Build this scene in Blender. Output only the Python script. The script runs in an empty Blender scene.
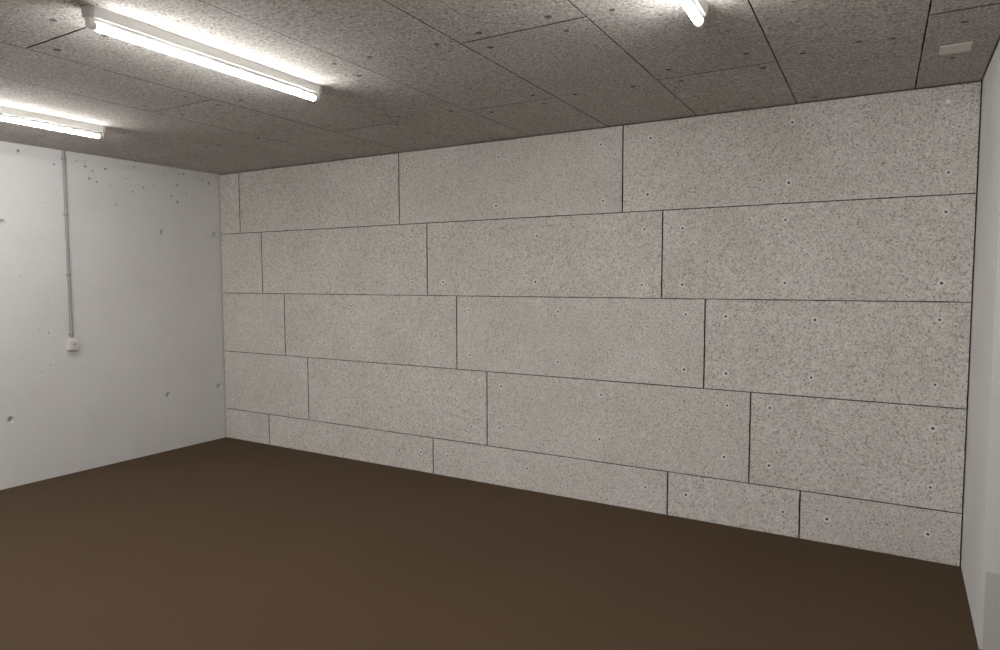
import bpy, bmesh, math, random
from mathutils import Vector, Matrix
random.seed(7)
S = bpy.context.scene
COL = S.collection

# ------------------------------------------------------------------ room numbers (metres)
W = 6.3470          # left wall x=0, right wall x=W
H = 2.7150          # underside of the ceiling boards
XL = -0.027          # face of the left wall
FRONT = -10.5        # wall behind the camera
T = 0.05            # board thickness

# ------------------------------------------------------------------ helpers
def link(o, parent=None):
    COL.objects.link(o)
    if parent is not None:
        o.parent = parent
    return o

def obj(name, bm, mats, parent=None, smooth=False):
    me = bpy.data.meshes.new(name)
    bmesh.ops.recalc_face_normals(bm, faces=bm.faces)
    if smooth:
        for f in bm.faces: f.smooth = True
    bm.to_mesh(me); bm.free()
    if not isinstance(mats, (list, tuple)): mats = [mats]
    for m in mats: me.materials.append(m)
    if smooth:
        try: me.set_sharp_from_angle(angle=math.radians(35))
        except Exception: pass
    return link(bpy.data.objects.new(name, me), parent)

def tag(o, label, cat, group=None):
    o['label'] = label; o['category'] = cat
    if group: o['group'] = group
    return o

def struct(o, label=None):
    o['kind'] = 'structure'
    if label: o['label'] = label
    return o

def thing(name, loc, label, cat, group=None):
    o = bpy.data.objects.new(name, None)
    o.empty_display_size = 0.05
    o.location = loc
    link(o)
    return tag(o, label, cat, group)

def box(bm, x0, x1, y0, y1, z0, z1, mat=0):
    vs = [bm.verts.new((x, y, z)) for x in (x0, x1) for y in (y0, y1) for z in (z0, z1)]
    idx = [(0,1,3,2),(4,6,7,5),(0,4,5,1),(2,3,7,6),(0,2,6,4),(1,5,7,3)]
    fs = []
    for q in idx:
        f = bm.faces.new([vs[i] for i in q]); f.material_index = mat; fs.append(f)
    return fs

def bevel(bm, off, seg=2):
    bmesh.ops.bevel(bm, geom=list(bm.edges), offset=off, segments=seg, profile=0.6, affect='EDGES')

def lathe(bm, prof, axis='Z', n=24, org=(0,0,0), mats=None, close=True):
    """revolve (r, h) pairs; h runs along the axis"""
    o = Vector(org); rings = []
    def P(r, h, a):
        c, s = r*math.cos(a), r*math.sin(a)
        return o + {'Z': Vector((c, s, h)), 'Y': Vector((c, h, s)), 'X': Vector((h, c, s))}[axis]
    for r, h in prof:
        if r < 1e-6: rings.append([bm.verts.new(P(0, h, 0))])
        else: rings.append([bm.verts.new(P(r, h, 2*math.pi*i/n)) for i in range(n)])
    for k in range(len(rings)-1):
        a, b = rings[k], rings[k+1]; m = mats[k] if mats else 0
        for i in range(n):
            j = (i+1) % n
            if len(a) == 1 and len(b) == 1: continue
            if len(a) == 1: f = bm.faces.new((a[0], b[i], b[j]))
            elif len(b) == 1: f = bm.faces.new((a[i], a[j], b[0]))
            else: f = bm.faces.new((a[i], a[j], b[j], b[i]))
            f.material_index = m

# ------------------------------------------------------------------ materials
def new_mat(name):
    m = bpy.data.materials.new(name); m.use_nodes = True
    nt = m.node_tree; b = nt.nodes['Principled BSDF']
    return m, nt, b
def N(nt, t, **kw):
    n = nt.nodes.new(t)
    for k, v in kw.items():
        if k in n.inputs: n.inputs[k].default_value = v
        else: setattr(n, k, v)
    return n
def math_n(nt, op, a, b=None):
    n = N(nt, 'ShaderNodeMath', operation=op)
    for i, v in enumerate((a, b)):
        if v is None: continue
        if isinstance(v, (int, float)): n.inputs[i].default_value = v
        else: nt.links.new(v, n.inputs[i])
    return n.outputs[0]
def ramp(nt, fac, stops):
    r = N(nt, 'ShaderNodeValToRGB')
    el = r.color_ramp.elements
    while len(el) < len(stops): el.new(0.5)
    for e, (p, c) in zip(el, stops): e.position = p; e.color = (*c, 1)
    nt.links.new(fac, r.inputs[0]); return r.outputs[0]
def mix(nt, fac, a, b, kind='MIX'):
    n = N(nt, 'ShaderNodeMix', data_type='RGBA', blend_type=kind)
    for i, v in ((0, fac), (6, a), (7, b)):
        if isinstance(v, (int, float)): n.inputs[i].default_value = v
        elif isinstance(v, tuple): n.inputs[i].default_value = (*v, 1)
        else: nt.links.new(v, n.inputs[i])
    return n.outputs[2]

def plain(name, col, rough=0.5, metal=0.0, spec=0.4, noise=0.06, scale=60):
    m, nt, b = new_mat(name)
    tc = N(nt, 'ShaderNodeTexCoord'); nz = N(nt, 'ShaderNodeTexNoise', Scale=scale, Detail=3.0)
    nt.links.new(tc.outputs['Object'], nz.inputs['Vector'])
    lo = tuple(c*(1-noise) for c in col); hi = tuple(min(1, c*(1+noise)) for c in col)
    nt.links.new(ramp(nt, nz.outputs['Fac'], [(0.3, lo), (0.7, hi)]), b.inputs['Base Color'])
    b.inputs['Roughness'].default_value = rough; b.inputs['Metallic'].default_value = metal
    b.inputs['Specular IOR Level'].default_value = spec
    return m

def wood_wool(name, dark, mid, light, scale, bump, thr=0.10):
    """curly cement-bound wood strands, seen as fine light threads over dark pores"""
    m, nt, b = new_mat(name)
    geo = N(nt, 'ShaderNodeNewGeometry'); oi = N(nt, 'ShaderNodeObjectInfo')
    sc = N(nt, 'ShaderNodeVectorMath', operation='SCALE'); sc.inputs[0].default_value = (13.7, 29.1, 41.3)
    nt.links.new(oi.outputs['Random'], sc.inputs['Scale'])
    ad = N(nt, 'ShaderNodeVectorMath', operation='ADD')
    nt.links.new(geo.outputs['Position'], ad.inputs[0]); nt.links.new(sc.outputs[0], ad.inputs[1])
    P = ad.outputs[0]
    strands = []
    for k, (s, d) in enumerate(((scale, 1.3), (scale*1.45, 0.9))):
        off = N(nt, 'ShaderNodeVectorMath', operation='ADD'); off.inputs[1].default_value = (3.1*k, 7.7*k, 5.3*k)
        nt.links.new(P, off.inputs[0])
        nz = N(nt, 'ShaderNodeTexNoise', Scale=s, Detail=1.0, Roughness=0.5, Distortion=d)
        nt.links.new(off.outputs[0], nz.inputs['Vector'])
        r = math_n(nt, 'ABSOLUTE', math_n(nt, 'SUBTRACT', nz.outputs['Fac'], 0.5))
        strands.append(r)
    near = math_n(nt, 'MINIMUM', strands[0], strands[1])
    thread = ramp(nt, near, [(0.0, (1, 1, 1)), (thr*0.45, (0.75,)*3), (thr, (0.18,)*3), (thr*1.9, (0, 0, 0))])
    big = N(nt, 'ShaderNodeTexNoise', Scale=2.3, Detail=4.0, Roughness=0.62); nt.links.new(P, big.inputs['Vector'])
    medn = N(nt, 'ShaderNodeTexNoise', Scale=24.0, Detail=3.0, Roughness=0.6); nt.links.new(P, medn.inputs['Vector'])
    pore = N(nt, 'ShaderNodeTexNoise', Scale=scale, Detail=2.5, Roughness=0.7, Distortion=0.6); nt.links.new(P, pore.inputs['Vector'])
    base = ramp(nt, pore.outputs['Fac'], [(0.35, dark), (0.475, mid), (0.54, mid), (0.66, light)])
    pf = ramp(nt, pore.outputs['Fac'], [(0.32, (1, 1, 1)), (0.48, (0, 0, 0))])
    base = mix(nt, math_n(nt, 'MULTIPLY', thread, 0.55), base, light)
    tone = ramp(nt, big.outputs['Fac'], [(0.3, (0.93, 0.925, 0.915)), (0.7, (1.05, 1.05, 1.06))])
    base = mix(nt, 1.0, base, tone, 'MULTIPLY')
    tone2 = ramp(nt, medn.outputs['Fac'], [(0.3, (0.93, 0.93, 0.925)), (0.7, (1.06, 1.06, 1.06))])
    base = mix(nt, 1.0, base, tone2, 'MULTIPLY')
    nt.links.new(base, b.inputs['Base Color'])
    hgt = math_n(nt, 'SUBTRACT', thread, pf)
    bp = N(nt, 'ShaderNodeBump', Strength=bump, Distance=0.004); nt.links.new(hgt, bp.inputs['Height'])
    nt.links.new(bp.outputs[0], b.inputs['Normal'])
    b.inputs['Roughness'].default_value = 0.95; b.inputs['Specular IOR Level'].default_value = 0.1
    return m

M = {}
M['board'] = wood_wool('wood_wool_board', (0.20, 0.170, 0.135), (0.72, 0.675, 0.622), (0.98, 0.95, 0.91), 96, 0.6)
M['ceil'] = wood_wool('wood_wool_ceiling', (0.07, 0.06, 0.05), (0.41, 0.382, 0.348), (0.92, 0.885, 0.84), 78, 0.8)
M['slab'] = plain('raw_slab', (0.16, 0.145, 0.13), 0.95, noise=0.15, scale=8, spec=0.1)
M['edge'] = plain('raw_board_edge', (0.085, 0.072, 0.06), 0.95, noise=0.3, scale=90, spec=0.05)
M['tube'] = None

def white_wall():
    m, nt, b = new_mat('painted_concrete')
    geo = N(nt, 'ShaderNodeNewGeometry')
    big = N(nt, 'ShaderNodeTexNoise', Scale=1.6, Detail=5.0, Roughness=0.6)
    fine = N(nt, 'ShaderNodeTexNoise', Scale=55.0, Detail=4.0, Roughness=0.7)
    nt.links.new(geo.outputs['Position'], big.inputs['Vector']); nt.links.new(geo.outputs['Position'], fine.inputs['Vector'])
    c = ramp(nt, big.outputs['Fac'], [(0.3, (0.66, 0.65, 0.64)), (0.7, (0.71, 0.705, 0.70))])
    f = ramp(nt, fine.outputs['Fac'], [(0.3, (0.97,)*3), (0.7, (1.02,)*3)])
    nt.links.new(mix(nt, 1.0, c, f, 'MULTIPLY'), b.inputs['Base Color'])
    bp = N(nt, 'ShaderNodeBump', Strength=0.12, Distance=0.004); nt.links.new(fine.outputs['Fac'], bp.inputs['Height'])
    nt.links.new(bp.outputs[0], b.inputs['Normal'])
    b.inputs['Roughness'].default_value = 0.8; b.inputs['Specular IOR Level'].default_value = 0.2
    return m
M['wall'] = white_wall()

def floor_mat():
    m, nt, b = new_mat('brown_floor_paint')
    geo = N(nt, 'ShaderNodeNewGeometry')
    big = N(nt, 'ShaderNodeTexNoise', Scale=0.9, Detail=6.0, Roughness=0.55)
    fine = N(nt, 'ShaderNodeTexNoise', Scale=160.0, Detail=3.0, Roughness=0.7)
    for n in (big, fine): nt.links.new(geo.outputs['Position'], n.inputs['Vector'])
    c = ramp(nt, big.outputs['Fac'], [(0.3, (0.086, 0.055, 0.0315)), (0.7, (0.094, 0.061, 0.0355))])
    f = ramp(nt, fine.outputs['Fac'], [(0.3, (0.93,)*3), (0.7, (1.06,)*3)])
    nt.links.new(mix(nt, 1.0, c, f, 'MULTIPLY'), b.inputs['Base Color'])
    bp = N(nt, 'ShaderNodeBump', Strength=0.1, Distance=0.002); nt.links.new(fine.outputs['Fac'], bp.inputs['Height'])
    nt.links.new(bp.outputs[0], b.inputs['Normal'])
    b.inputs['Roughness'].default_value = 0.75; b.inputs['Specular IOR Level'].default_value = 0.15
    return m
M['floor'] = floor_mat()

def tube_mat(name, strength):
    m, nt, b = new_mat(name)
    b.inputs['Base Color'].default_value = (0.9, 0.9, 0.9, 1)
    b.inputs['Emission Color'].default_value = (1.0, 0.99, 0.97, 1)
    b.inputs['Emission Strength'].default_value = strength
    return m
M['tube'] = tube_mat('lit_fluorescent_glass', 14.6)
M['filltube'] = tube_mat('added_fill_tube_glow', 57.0)   # stronger glow for the added, unseen fill lights
M['enamel'] = plain('white_enamel', (0.70, 0.70, 0.67), 0.4, noise=0.02)
M['cap'] = plain('shade_darkened_plastic', (0.42, 0.415, 0.38), 0.5, noise=0.03)  # end caps coloured darker to stand in for shade on them
M['holder'] = plain('white_plastic', (0.60, 0.59, 0.56), 0.45, noise=0.02)
M['spine'] = plain('grey_tube_back', (0.42, 0.42, 0.41), 0.5, noise=0.02)
M['metalcap'] = plain('lamp_cap_metal', (0.6, 0.6, 0.6), 0.35, 0.8)
M['pvc'] = plain('grey_pvc', (0.33, 0.325, 0.32), 0.45, noise=0.05)
M['clip'] = plain('dark_grey_clip', (0.27, 0.265, 0.26), 0.5)
M['socket'] = plain('socket_white', (0.68, 0.66, 0.63), 0.4, noise=0.03)
M['dark'] = plain('dark_hole', (0.03, 0.028, 0.025), 0.8, spec=0.1)
M['washer'] = plain('pale_plaster_ring', (0.93, 0.90, 0.86), 0.8, noise=0.12, scale=150)
M['glint'] = plain('screw_glint_white', (0.97, 0.97, 0.98), 0.25, 0.0)  # lamp glint on one screw head, put in as plain white colour
M['rust'] = plain('dull_screw_head', (0.12, 0.105, 0.09), 0.8, noise=0.2, scale=200)
M['stain'] = plain('damp_brown_filler', (0.17, 0.15, 0.13), 0.9, noise=0.3, scale=90)
M['cover'] = plain('cover_grey_white', (0.76, 0.74, 0.70), 0.5, noise=0.02)
M['daub'] = plain('pale_filler', (0.72, 0.70, 0.66), 0.9, noise=0.06)

# ------------------------------------------------------------------ boards with slightly ragged edges
def board(name, u0, u1, v0, v1, place, mat, rag, step=0.05, rags=None):
    """a board over u,v (front face) of thickness T; place(u, v, d) gives the point d behind the front"""
    cu, cv = (u0+u1)/2, (v0+v1)/2
    pts = []
    def run(a, b, fixed, horiz, sgn):
        n = max(2, int(abs(b-a)/step))
        for i in range(n):
            t = a + (b-a)*i/n
            rg = rag if (horiz or not rags) else rags[0 if sgn > 0 else 1]
            j = 0 if i == 0 else sgn*abs(random.gauss(0, rg))
            pts.append((t, fixed+j) if horiz else (fixed+j, t))
    run(u0, u1, v0, True, +1); run(v0, v1, u1, False, -1); run(u1, u0, v1, True, -1); run(v1, v0, u0, False, +1)
    org = place(cu, cv, 0)
    bm = bmesh.new()
    fr = [bm.verts.new(place(u, v, 0) - org) for u, v in pts]
    bk = [bm.verts.new(place(u, v, T) - org) for u, v in pts]
    bm.faces.new(fr); bm.faces.new(bk[::-1])
    n = len(pts)
    for i in range(n):
        bm.faces.new((fr[i], fr[(i+1) % n], bk[(i+1) % n], bk[i])).material_index = 1
    o = obj(name, bm, [mat, M['edge']]); o.location = org; o['kind'] = 'thing'
    return o

# ------------------------------------------------------------------ setting
def slab(name, *b, mat): 
    bm = bmesh.new(); box(bm, *b); return struct(obj(name, bm, mat))
slab('floor', -0.2, W+0.6, FRONT-0.2, 0.2, -0.15, 0.0, mat=M['floor'])
slab('ceiling', -0.2, W+0.6, FRONT-0.2, 0.2, H+T, H+T+0.15, mat=M['slab'])
slab('wall_back', -0.2, W+0.2, T+0.002, T+0.15, 0.0, H+T, mat=M['slab'])
slab('wall_front', -0.2, W+0.2, FRONT-0.15, FRONT, 0.0, H+T, mat=M['wall'])

# left wall: painted cast concrete with tie holes and small blow holes really cut into it
def cut_wall():
    bm = bmesh.new(); box(bm, -0.18, 0.0, FRONT, T, 0.0, H+T)
    wall = obj('wall_left', bm, M['wall']); wall.location = (XL, 0, 0)
    cb = bmesh.new()
    for (y, z) in [(-1.98, 2.09), (-0.65, 2.09), (-0.645, 0.54), (-1.985, 0.54), (-0.08, 2.10), (-0.08, 0.55)]:
        lathe(cb, [(0, -0.05), (0.012, -0.05), (0.019, -0.022), (0.030, 0.004), (0, 0.004)], 'X', 20, (0, y, z))
    lathe(cb, [(0, -0.006), (0.016, -0.006), (0.022, 0.004), (0, 0.004)], 'X', 14, (0, -0.41, 0.24))
    pits = [(-0.99,2.66,3),(-0.95,2.66,4),(-0.9,2.67,6),(-0.46,2.665,7),(-0.41,2.665,6),(-0.61,2.64,5),(-0.55,2.62,4),(-0.29,2.655,5),(-0.2,2.64,6),(-0.13,2.61,9),(-0.98,2.55,4),(-0.94,2.55,4),(-1.12,2.47,4),(-0.92,2.44,5),(-0.82,2.49,7),(-0.72,2.52,6),(-0.48,2.55,7),(-0.54,2.44,7),(-0.47,2.49,5),(-0.38,2.48,6),(-0.48,2.39,8),(-0.23,2.41,5),(-1.08,2.31,5),(-1.08,2.36,3),(-0.91,2.28,4),(-1.84,2.66,9),(-1.58,2.59,7),(-1.4,2.65,4),(-1.33,2.655,4),(-1.33,2.61,7),(-1.27,2.58,5),(-1.3,2.51,8),(-1.24,2.49,6),(-1.16,2.61,9),(-1.66,2.27,4),(-1.21,2.11,3),(-1.87,1.67,4),(-1.71,1.53,4),(-1.67,1.46,4),(-1.75,1.43,3),(-1.56,1.4,3),(-1.75,1.24,5),(-1.68,1.21,6),(-1.81,1.37,3),(-1.72,1.01,3),(-0.94,1.73,3),(-0.47,1.5,3),(-0.85,1.19,3),(-0.89,1.04,3),(-0.41,1.04,4),(-1.68,0.94,4),(-1.74,0.89,5),(-1.43,0.91,4),(-2.02,0.66,3),(-1.64,0.57,4),(-0.92,0.41,3),(-1.18,0.35,4)]
    for y, z, r in pits:
        r *= 0.0014 if z > 2 else 0.0011; e = random.uniform(0.7, 1.5)
        n = 10; vs = []
        tip = cb.verts.new((-r*5, y, z)); top = cb.verts.new((0.003, y, z))
        ring = [cb.verts.new((0.003, y+r*math.cos(2*math.pi*i/n), z+r*e*math.sin(2*math.pi*i/n))) for i in range(n)]
        mid = [cb.verts.new((-r*3.5, y+0.8*r*math.cos(2*math.pi*i/n), z+0.8*r*e*math.sin(2*math.pi*i/n))) for i in range(n)]
        for i in range(n):
            j = (i+1) % n
            cb.faces.new((top, ring[i], ring[j])); cb.faces.new((ring[i], mid[i], mid[j], ring[j])); cb.faces.new((mid[i], tip, mid[j]))
    bmesh.ops.recalc_face_normals(cb, faces=cb.faces)
    me = bpy.data.meshes.new('cut'); cb.to_mesh(me); cb.free()
    cu = bpy.data.objects.new('cut', me); COL.objects.link(cu); cu.location = (XL, 0.013, 0)
    md = wall.modifiers.new('b', 'BOOLEAN'); md.operation = 'DIFFERENCE'; md.object = cu; md.solver = 'EXACT'
    dg = bpy.context.evaluated_depsgraph_get()
    new = bpy.data.meshes.new_from_object(wall.evaluated_get(dg))
    wall.modifiers.clear(); wall.data = new; wall.location = (XL, 0, 0)
    bpy.data.objects.remove(cu)
    return struct(wall)
cut_wall()

# right wall: a plain strip by the corner, then a recess whose far jamb faces the room (its foot is duller)
def right_wall():
    JY = -0.995
    m = white_wall(); m.name = 'painted_concrete_dull_foot'
    nt = m.node_tree; b = nt.nodes['Principled BSDF']
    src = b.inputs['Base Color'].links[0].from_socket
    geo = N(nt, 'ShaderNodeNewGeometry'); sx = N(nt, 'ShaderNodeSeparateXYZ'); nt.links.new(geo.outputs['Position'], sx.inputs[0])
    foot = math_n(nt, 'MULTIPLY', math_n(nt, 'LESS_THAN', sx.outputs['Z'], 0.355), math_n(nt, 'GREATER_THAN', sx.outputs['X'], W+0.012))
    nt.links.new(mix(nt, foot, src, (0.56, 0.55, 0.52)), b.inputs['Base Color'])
    bm = bmesh.new()
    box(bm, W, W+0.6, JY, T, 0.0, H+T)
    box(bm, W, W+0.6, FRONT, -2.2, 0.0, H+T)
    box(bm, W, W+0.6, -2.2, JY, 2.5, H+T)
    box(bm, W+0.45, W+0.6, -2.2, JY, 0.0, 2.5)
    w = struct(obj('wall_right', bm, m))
    bm = bmesh.new()
    for y, z, ry, rz in ((-0.975, 1.035, 0.017, 0.014), (-0.98, 0.99, 0.009, 0.007), (-0.977, 0.95, 0.013, 0.020)):
        n = 12
        top = bm.verts.new((W-0.004, y, z)); ring = [bm.verts.new((W+0.001, y+ry*math.cos(2*math.pi*i/n)*random.uniform(.8, 1.2), z+rz*math.sin(2*math.pi*i/n)*random.uniform(.8, 1.2))) for i in range(n)]
        for i in range(n): bm.faces.new((top, ring[i], ring[(i+1) % n]))
    p = obj('paint_chip', bm, M['daub'], w); p['label'] = 'small white paint chips on the edge'
right_wall()

# ------------------------------------------------------------------ wall boards
SCREWS = [(0.13,2.222),(0.162,2.615),(0.46,2.609),(1.282,2.212),(2.154,2.2),(2.395,2.571),(2.431,2.623),(2.431,2.195),(3.268,2.211),(3.287,2.587),(4.135,2.595),(4.154,2.197),(4.481,2.221),(4.497,2.601),(5.382,2.235),(5.393,2.601),(6.197,2.624),(6.209,2.231),(0.145,1.985),(0.15,1.65),(0.287,1.971),(0.289,1.65),(0.738,1.998),(0.738,1.611),(1.618,1.62),(1.626,1.99),(2.433,1.999),(2.444,1.62),(2.759,1.62),(2.762,1.98),(3.614,1.621),(3.624,1.967),(4.447,1.599),(4.462,1.983),(4.726,1.98),(4.73,1.603),(5.368,2.007),(5.374,1.615),(6.198,1.614),(6.205,2.013),(0.114,1.0),(0.119,1.416),(0.728,0.992),(0.738,1.39),(1.005,1.036),(1.021,1.401),(1.746,1.405),(1.767,1.027),(2.737,1.031),(2.742,1.406),(3.012,1.395),(3.02,1.031),(3.803,1.021),(3.804,1.4),(4.751,1.027),(4.757,1.401),(5.019,1.395),(5.028,1.019),(5.54,1.029),(5.552,1.387),(6.186,1.034),(6.196,1.406),(0.101,0.437),(1.065,0.416),(1.08,0.796),(2.133,0.439),(2.149,0.79),(3.019,0.817),(3.031,0.446),(3.293,0.464),(3.312,0.799),(4.142,0.474),(4.153,0.802),(5.026,0.46),(5.039,0.808),(5.304,0.816),(5.308,0.442),(6.184,0.435),(6.185,0.781),(0.237,0.17),(2.516,0.172),(2.792,0.172),(3.543,0.173),(4.491,0.173),(4.778,0.164),(5.397,0.153),(5.652,0.153),(6.182,0.159)]

def screw_bm(axis_sign=-1):
    """plaster ring with a recessed dark screw head; front towards -Y"""
    bm = bmesh.new()
    lathe(bm, [(0.0215, 0.004), (0.0208, -0.0014), (0.0165, -0.003), (0.011, -0.0018), (0.0085, 0.0005), (0.007, 0.0005), (0.0, 0.0002)],
          'Y', 20, mats=[0, 0, 0, 0, 1, 1])
    return bm
screw_me = None
def wall_screw(x, z, parent, glint=False):
    global screw_me
    if screw_me is None:
        o = obj('screw', screw_bm(), [M['washer'], M['rust']], parent, smooth=True); screw_me = o.data
    elif glint:
        bm = bmesh.new(); lathe(bm, [(0.018, 0.003)]+[(0.018*math.cos(math.pi*i/14), -0.008*math.sin(math.pi*i/14)) for i in range(7)]+[(0.0, -0.008)], 'Y', 20)
        o = obj('screw', bm, M['glint'], parent, smooth=True); o['label'] = 'screw head with its glint painted white'
    else:
        o = link(bpy.data.objects.new('screw', screw_me), parent)
    s = random.uniform(0.8, 1.05)
    o.location = Vector((x, -0.0006, z)) - parent.location
    o.scale = (s, 1, s)
    return o

wall_place = lambda u, v, d: Vector((u, d, v))
X0, H0 = -0.0235, 2.7079
rows = [(H, H0-0.6, [X0, 0.282, 2.310, 4.300, W]), (H0-0.6, H0-1.2, [X0, 0.589, 2.599, 4.589, W]), (H0-1.2, H0-1.8, [X0, 0.889, 2.892, 4.885, W]),
        (H0-1.8, H0-2.4, [X0, 1.187, 3.180, 5.186, W]), (H0-2.4, 0.0, [X0, 0.633, 2.644, 4.650, 5.496, W])]
row_names = ['in the top row under the ceiling', 'in the second row from the ceiling', 'in the middle row', 'in the fourth row from the ceiling', 'in the low bottom row on the floor']
lab = [['narrow upright board offcut in the left corner of the top wall row',
        'full grey board, second from the white left wall in the top row',
        'full grey board in the top row, two boards right of the corner offcut',
        'last grey board of the top row, ending at the right wall'],
       ['short board against the white left wall in the second row from the ceiling',
        'full board beside the short corner board, second row from the ceiling',
        'third board from the left wall in the second row from the ceiling',
        'last board at the right wall in the second row from the ceiling'],
       ['shorter board against the white left wall in the middle row',
        'full board in the middle row, second from the left wall',
        'full board at the centre of the panelled wall, middle row, third from left',
        'last board at the right wall in the middle row, halfway up'],
       ['half-length board against the left wall, just above the low bottom row',
        'full board, second from the left wall, just above the low bottom row',
        'full board, third from the left wall, just above the low bottom row',
        'last board at the right wall, just above the low bottom row'],
       ['smallest low strip board on the floor at the left wall corner',
        'long low strip board on the floor, second from the left wall',
        'long low strip board at the middle of the floor edge, third from left',
        'short low strip board on the floor, second from the right wall',
        'low strip board on the floor in the right wall corner']]
for r, (zt, zb, xs) in enumerate(rows):
    for k in range(len(xs)-1):
        x0 = xs[k] + (0.004 if k else 0.0035); x1 = xs[k+1] - (0.004 if k < len(xs)-2 else 0.007)
        b = board('wall_board', x0, x1, zb + (0.0023 if r < 4 else 0.001), zt - (0.0023 if r else 0.007), wall_place, M['board'], 0.0008)
        tag(b, lab[r][k], 'wall board', 'wood-wool boards on the back wall')
        for (sx, sz) in SCREWS:
            if x0 < sx < x1 and zb < sz < zt:
                wall_screw(sx, sz, b, glint=(sx > 6.18 and sz > 2.6))

# ------------------------------------------------------------------ ceiling boards
bounds = [0.0, 0.02, 0.62, 1.22, 1.815, 2.412, 2.998, 3.583, 4.198, 4.815, 5.418, 6.032, W]
joints = {0: [-1.9, -3.9], 1: [-0.9, -2.9, -4.9], 2: [-1.9, -3.9], 3: [-0.9, -2.9, -4.9], 4: [-1.9, -3.9], 5: [-0.88, -2.915, -4.9], 6: [-1.92, -3.9],
          7: [-0.90, -2.9, -4.9], 8: [-1.94, -3.9], 9: [-0.93, -2.9, -4.9], 10: [-1.94, -3.9], 11: [-1.24, -3.2]}
def cp(x, y):
    k = (H-1.63553)/(2.7079-1.63553)          # layout was measured for a ceiling 7 mm lower
    return 5.98902+(x-5.98902)*k, -4.56569+(y+4.56569)*k
# the boards run very slightly askew to the walls
def ceil_place(u, v, d):
    x, y = cp(u-0.021*v, v)
    return Vector((min(max(x, XL+0.002), W-0.008), min(y, 0.046), H+d))
def ceil_screw_bm():
    bm = bmesh.new()
    lathe(bm, [(0.017, 0.004), (0.016, -0.0008), (0.010, -0.0016), (0.006, -0.0006), (0.0, -0.0006)], 'Z', 18)
    return bm
cs_me = None
CSCREWS = [(4.38, -2.01), (4.14, -1.99), (4.33, -1.83), (4.72, -2.02), (4.72, -1.84), (4.97, -1.95), (4.94, -1.08), (3.76, -2.01), (4.34, -0.9), (4.09, -0.81), (4.94, -0.85), (4.68, -0.88), (5.33, -1.13), (5.36, -0.86), (5.56, -1.0), (5.8, -1.04), (5.53, -0.12), (5.93, -1.01), (6.19, -1.08), (6.18, -0.55), (4.12, -1.01), (3.71, -0.79), (2.36, -2.02), (2.36, -1.8), (2.57, -1.8), (1.95, -1.76), (1.31, -1.0), (1.79, -1.02), (2.95, -3.03), (2.95, -2.82), (2.58, -2.83), (3.54, -2.02), (3.51, -1.81), (2.54, -1.04), (2.9, -0.99), (2.965, -0.83), (3.12, -1.0), (3.5, -0.95), (2.2, -0.12), (3.3, -0.12), (4.9, -0.13), (1.95, -2.02), (0.75, -0.8), (1.15, -1.0)]
ordinal = ['', 'first', 'second', 'third', 'fourth', 'fifth', 'sixth', 'seventh', 'eighth', 'ninth', 'tenth', 'eleventh', 'twelfth']
# which boards the photograph shows something of (how many, counted from the panelled wall)
# half widths of the long joints, some boards butted tight
lg = [.001, .001, .0007, .0008, .0018, .0024, .0004, .0013, .0022, .0019, .0021, .0024, .001]
seen = {1: 2, 2: 2, 3: 2, 4: 2, 5: 3, 6: 2, 7: 3, 8: 2, 9: 2, 10: 1, 11: 2}
DAUBS = [(3.55, -2.895, .03), (2.37, -2.82, .022), (2.535, -2.97, .03), (2.01, -2.82, .02)]
nst = len(bounds)-1
for c in range(nst):
    if c == 0: continue
    ys = [0.0] + joints[c]
    for k in range(len(ys)-1):
        if k >= seen.get(c, 0) : continue
        x0 = (-0.3 if c == 1 else bounds[c] + lg[c]); x1 = bounds[c+1] - (lg[c+1] if c < nst-1 else -0.2)
        half = {1: .0008, 2: .0008, 3: .0008, 5: .0032, 6: .0006, 7: .0022, 4: .0028, 9: .003}.get(c, .0042)
        y1 = ys[k] - (half if k else -0.046); y0 = ys[k+1] + half
        b = board('ceiling_board', x0, x1, y0, y1, ceil_place, M['ceil'], min(0.0018, 0.6*half), 0.05, (lg[c]*0.4, lg[c+1]*0.4))
        strip = nst - c
        where = ['touching the panelled wall', 'second back from the panelled wall', 'third back from the panelled wall'][k]
        if strip == 1: l = 'cut ceiling board along the right wall, ' + where
        else: l = 'grey ceiling board %s, %s strip from the right wall' % (where, ordinal[strip])
        tag(b, l, 'ceiling board', 'wood-wool boards on the ceiling')
        spots = [q for q in CSCREWS if x0-0.021*q[1] < q[0] < x1-0.021*q[1] and y0 < q[1] < y1]
        for (xx, yy) in spots:
            if cs_me is None:
                o = obj('screw', ceil_screw_bm(), M['stain'], b, smooth=True); cs_me = o.data
            else:
                o = link(bpy.data.objects.new('screw', cs_me), b)
            o.location = Vector((*cp(xx, yy), H-0.0003)) - b.location
            s = random.uniform(0.75, 1.1); o.scale = (s, s*random.uniform(.8, 1.1), 1)
        for (dx, dy, dr) in DAUBS:
            if x0-0.021*dy < dx < x1-0.021*dy and y0 < dy < y1:
                bm = bmesh.new(); n = 14
                top = bm.verts.new((0, 0, -0.003))
                ring = [bm.verts.new((dr*random.uniform(.5, 1.1)*math.cos(2*math.pi*i/n), 0.6*dr*random.uniform(.5, 1.1)*math.sin(2*math.pi*i/n), 0.001)) for i in range(n)]
                for i in range(n): bm.faces.new((top, ring[i], ring[(i+1) % n]))
                d = obj('filler_daub', bm, M['daub'], b); d.location = Vector((*cp(dx, dy), H)) - b.location; d['label'] = 'pale filler daub'

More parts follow.
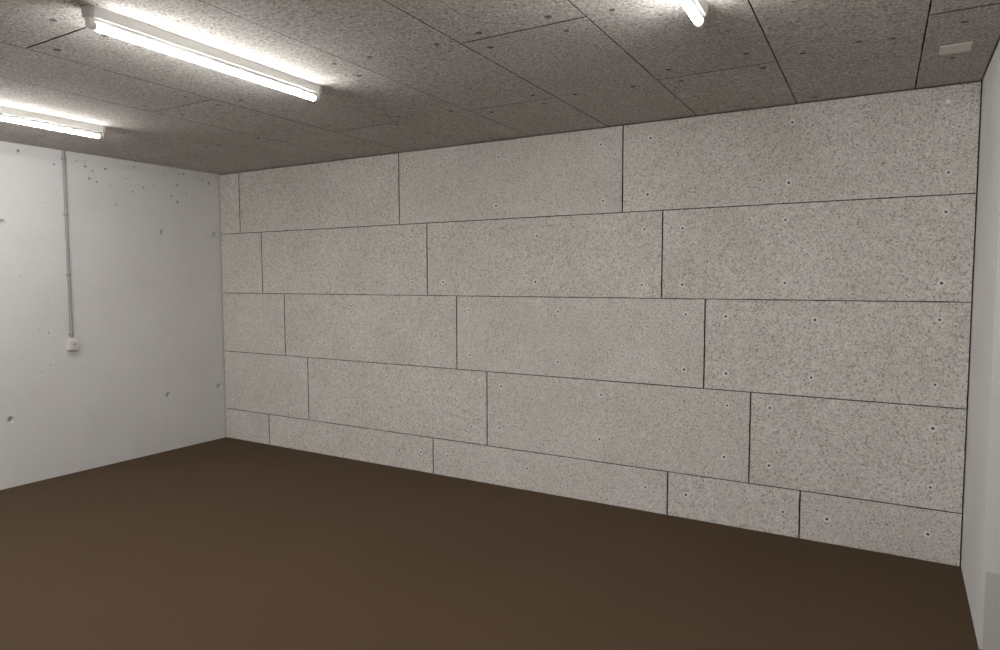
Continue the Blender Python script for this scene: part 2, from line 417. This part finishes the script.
# ------------------------------------------------------------------ fluorescent batten lights
LEN = 1.277
def make_light(label):
    """local frame: origin under the ceiling at the far (panelled-wall) end, running to -Y"""
    t = thing('ceiling_light', (0, 0, 0), label, 'ceiling light', 'fluorescent batten lights')
    bm = bmesh.new()                                   # sheet-steel spine, tapering downwards
    prof = [(-0.031, 0.0), (-0.031, -0.004), (-0.023, -0.041), (0.023, -0.041), (0.031, -0.004), (0.031, 0.0)]
    e0, e1 = -0.004, -LEN+0.004
    A = [bm.verts.new((x, e0, z)) for x, z in prof]; B = [bm.verts.new((x, e1, z)) for x, z in prof]
    bm.faces.new(A); bm.faces.new(B[::-1])
    for i in range(6): bm.faces.new((A[i], A[(i+1) % 6], B[(i+1) % 6], B[i]))
    obj('housing', bm, M['enamel'], t)
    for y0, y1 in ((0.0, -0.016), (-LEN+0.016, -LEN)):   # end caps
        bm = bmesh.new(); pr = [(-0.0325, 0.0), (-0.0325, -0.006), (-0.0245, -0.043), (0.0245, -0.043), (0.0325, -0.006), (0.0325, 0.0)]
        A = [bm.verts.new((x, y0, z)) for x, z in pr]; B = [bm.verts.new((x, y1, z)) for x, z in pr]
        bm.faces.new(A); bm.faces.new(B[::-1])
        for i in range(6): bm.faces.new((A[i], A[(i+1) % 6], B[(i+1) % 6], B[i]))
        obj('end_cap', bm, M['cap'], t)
    for s, y in ((1, -0.022), (-1, -LEN+0.004)):        # lamp holders, rounded at the bottom
        bm = bmesh.new(); pr = [(-0.016, -0.040), (-0.016, -0.070)] + [(-0.016*math.cos(a), -0.070-0.016*math.sin(a)) for a in [math.pi*i/8 for i in range(1, 8)]] + [(0.016, -0.070), (0.016, -0.040)]
        A = [bm.verts.new((x, y, z)) for x, z in pr]; B = [bm.verts.new((x, y+0.018, z)) for x, z in pr]
        bm.faces.new(A); bm.faces.new(B[::-1]); n = len(pr)
        for i in range(n): bm.faces.new((A[i], A[(i+1) % n], B[(i+1) % n], B[i]))
        obj('lamp_holder', bm, M['holder'], t)
    def arc(a0, a1, r, n):                             # an open strip of the tube wall, angles from +X towards +Z
        bm = bmesh.new(); p = [(r*math.cos(math.radians(a0+(a1-a0)*i/n)), -0.0685+r*math.sin(math.radians(a0+(a1-a0)*i/n))) for i in range(n+1)]
        A = [bm.verts.new((x, -0.034, z)) for x, z in p]; B = [bm.verts.new((x, -LEN+0.034, z)) for x, z in p]
        for i in range(n): bm.faces.new((A[i], A[i+1], B[i+1], B[i]))
        return bm
    tb = obj('tube', arc(-203, 23, 0.0165, 22), M['tube'], t, smooth=True); tb['label'] = 'glowing white tube'
    obj('tube_spine', arc(23, 157, 0.0165, 12), M['spine'], tb, smooth=True)
    for y0, y1 in ((-0.0215, -0.0345), (-LEN+0.0215, -LEN+0.0345)):
        bm = bmesh.new(); lathe(bm, [(0, y0), (0.0166, y0), (0.0166, y1), (0, y1)], 'Y', 20, (0, 0, -0.0685))
        obj('tube_cap', bm, M['metalcap'], tb, smooth=True)
    return t
def dup(root, label, fill=False):
    r = root.copy(); link(r); r['label'] = label
    for ch in list(root.children):
        c = ch.copy(); link(c, r)
        if fill and ch.name.split('.')[0] == 'tube':
            c.data = c.data.copy(); c.data.materials[0] = M['filltube']
        for g in ch.children: link(g.copy(), c)
    return r
l1 = make_light('long white batten light with lit tube, its whole length in view')
l2 = dup(l1, 'lit batten light running along the white left wall, beside the conduit')
l3 = dup(l1, 'lit batten light on the right half of the ceiling, mostly out of view')
for o, x, y in ((l1, 3.176, -1.775), (l2, 1.163, -1.830), (l3, 5.283, -1.805)):
    o.location = (*cp(x, y), H); o.rotation_euler.z = 0.033
# added fill lights out of view behind the camera, brightening the back wall
for x, y in ((1.28, -5.5), (3.29, -5.5), (1.36, -8.4)):
    o = dup(l1, 'added unseen fill light behind the camera', fill=True)
    o.location = (x, y, H); o.rotation_euler.z = 0.033

# ------------------------------------------------------------------ conduit and socket on the left wall
YC = -1.498
t = thing('conduit', (XL, YC, 1.16), 'grey vertical conduit pipe on the white left wall, ceiling down to the socket', 'conduit')
bm = bmesh.new(); lathe(bm, [(0, 1.145), (0.0115, 1.145), (0.0115, H-0.002), (0, H-0.002)], 'Z', 16, (0.0165, 0, -1.16))
obj('pipe', bm, M['pvc'], t, smooth=True)
for z in (2.645, 2.185, 1.684, 1.185):
    bm = bmesh.new()
    lathe(bm, [(0.0118, -0.008), (0.0152, -0.008), (0.0152, 0.008), (0.0118, 0.008)], 'Z', 16, (0.0165, 0, 0))
    box(bm, 0.0002, 0.006, -0.014, 0.014, -0.007, 0.008)
    box(bm, 0.004, 0.02, 0.0118, 0.0138, -0.005, 0.005)
    o = obj('pipe_clip', bm, M['clip'], t); o.location = (0, 0, z-1.16)

zc, sy = 1.095, -1.496
t = thing('socket_outlet', (XL, sy, zc), 'white surface-mounted socket at the bottom end of the grey conduit', 'socket')
bm = bmesh.new(); box(bm, 0.0, 0.042, -0.041, 0.041, -0.044, 0.044); bevel(bm, 0.005)
obj('socket_box', bm, M['socket'], t)
bm = bmesh.new(); box(bm, 0.042, 0.050, -0.037, 0.037, -0.040, 0.040); bevel(bm, 0.003)
obj('face_plate', bm, M['socket'], t)
bm = bmesh.new(); lathe(bm, [(0.026, 0.049), (0.026, 0.054), (0.023, 0.055), (0.021, 0.054), (0.020, 0.0505), (0, 0.0505)], 'X', 24, mats=[0, 0, 0, 0, 1])
obj('socket_ring', bm, [M['socket'], M['holder']], t, smooth=True).location = (0, 0.006, 0.004)
bm = bmesh.new()
for dy, dz in ((-0.009, 0.0), (0.009, 0.0), (0.0, -0.008)):
    lathe(bm, [(0.0035, 0.0500), (0.0035, 0.0512), (0, 0.0512)], 'X', 10, (0, dy, dz))
obj('pin_hole', bm, M['dark'], t).location = (0, 0.006, 0.004)
bm = bmesh.new(); box(bm, 0.046, 0.053, -0.034, -0.024, -0.030, 0.034); bevel(bm, 0.002)
obj('label_strip', bm, M['socket'], t)
bm = bmesh.new(); lathe(bm, [(0.0118, 0.040), (0.0165, 0.040), (0.0165, 0.060), (0.0118, 0.060)], 'Z', 16, (0.0165, 0, 0))
obj('conduit_gland', bm, M['socket'], t, smooth=True)

# ------------------------------------------------------------------ cover plate on the ceiling
t = thing('ceiling_cover', (*cp(6.181, -0.7155), H), 'pale square cover plate on the ceiling near the right wall corner', 'cover plate')
bm = bmesh.new(); box(bm, -0.0625, 0.0625, -0.0655, 0.0655, -0.006, 0.0); bevel(bm, 0.002)
obj('lid', bm, M['cover'], t)
for y in (-0.05, 0.05):
    bm = bmesh.new(); lathe(bm, [(0.004, -0.0055), (0.004, -0.0066), (0.0, -0.007)], 'Z', 10, (0.0, y, 0))
    obj('lid_screw', bm, M['cover'], t)

# ------------------------------------------------------------------ world, camera, view
w = bpy.data.worlds.new('dark'); S.world = w; w.use_nodes = True
w.node_tree.nodes['Background'].inputs[0].default_value = (0, 0, 0, 1)
w.node_tree.nodes['Background'].inputs[1].default_value = 0.0

f, yaw, pitch, roll = 676.367, -0.531941, -0.0663663, -0.00170359
fw = Vector((math.sin(yaw)*math.cos(pitch), math.cos(yaw)*math.cos(pitch), math.sin(pitch)))
r = Vector((math.cos(yaw), -math.sin(yaw), 0)); u = r.cross(fw)
c, s = math.cos(roll), math.sin(roll); r, u = c*r + s*u, -s*r + c*u
cam = bpy.data.cameras.new('camera'); cam.sensor_fit = 'HORIZONTAL'; cam.sensor_width = 36; cam.lens = f/1000*36
cam.clip_start = 0.02
co = bpy.data.objects.new('camera', cam); COL.objects.link(co)
mt = Matrix((r, u, -fw)).transposed().to_4x4(); mt.translation = Vector((5.98902, -4.56569, 1.63553))
co.matrix_world = mt
S.camera = co
S.view_settings.view_transform = 'Standard'; S.view_settings.look = 'None'
S.view_settings.gamma = 1.0; S.view_settings.use_curve_mapping = False
S.view_settings.exposure = 2.82
S.cycles.max_bounces = 12; S.cycles.diffuse_bounces = 8
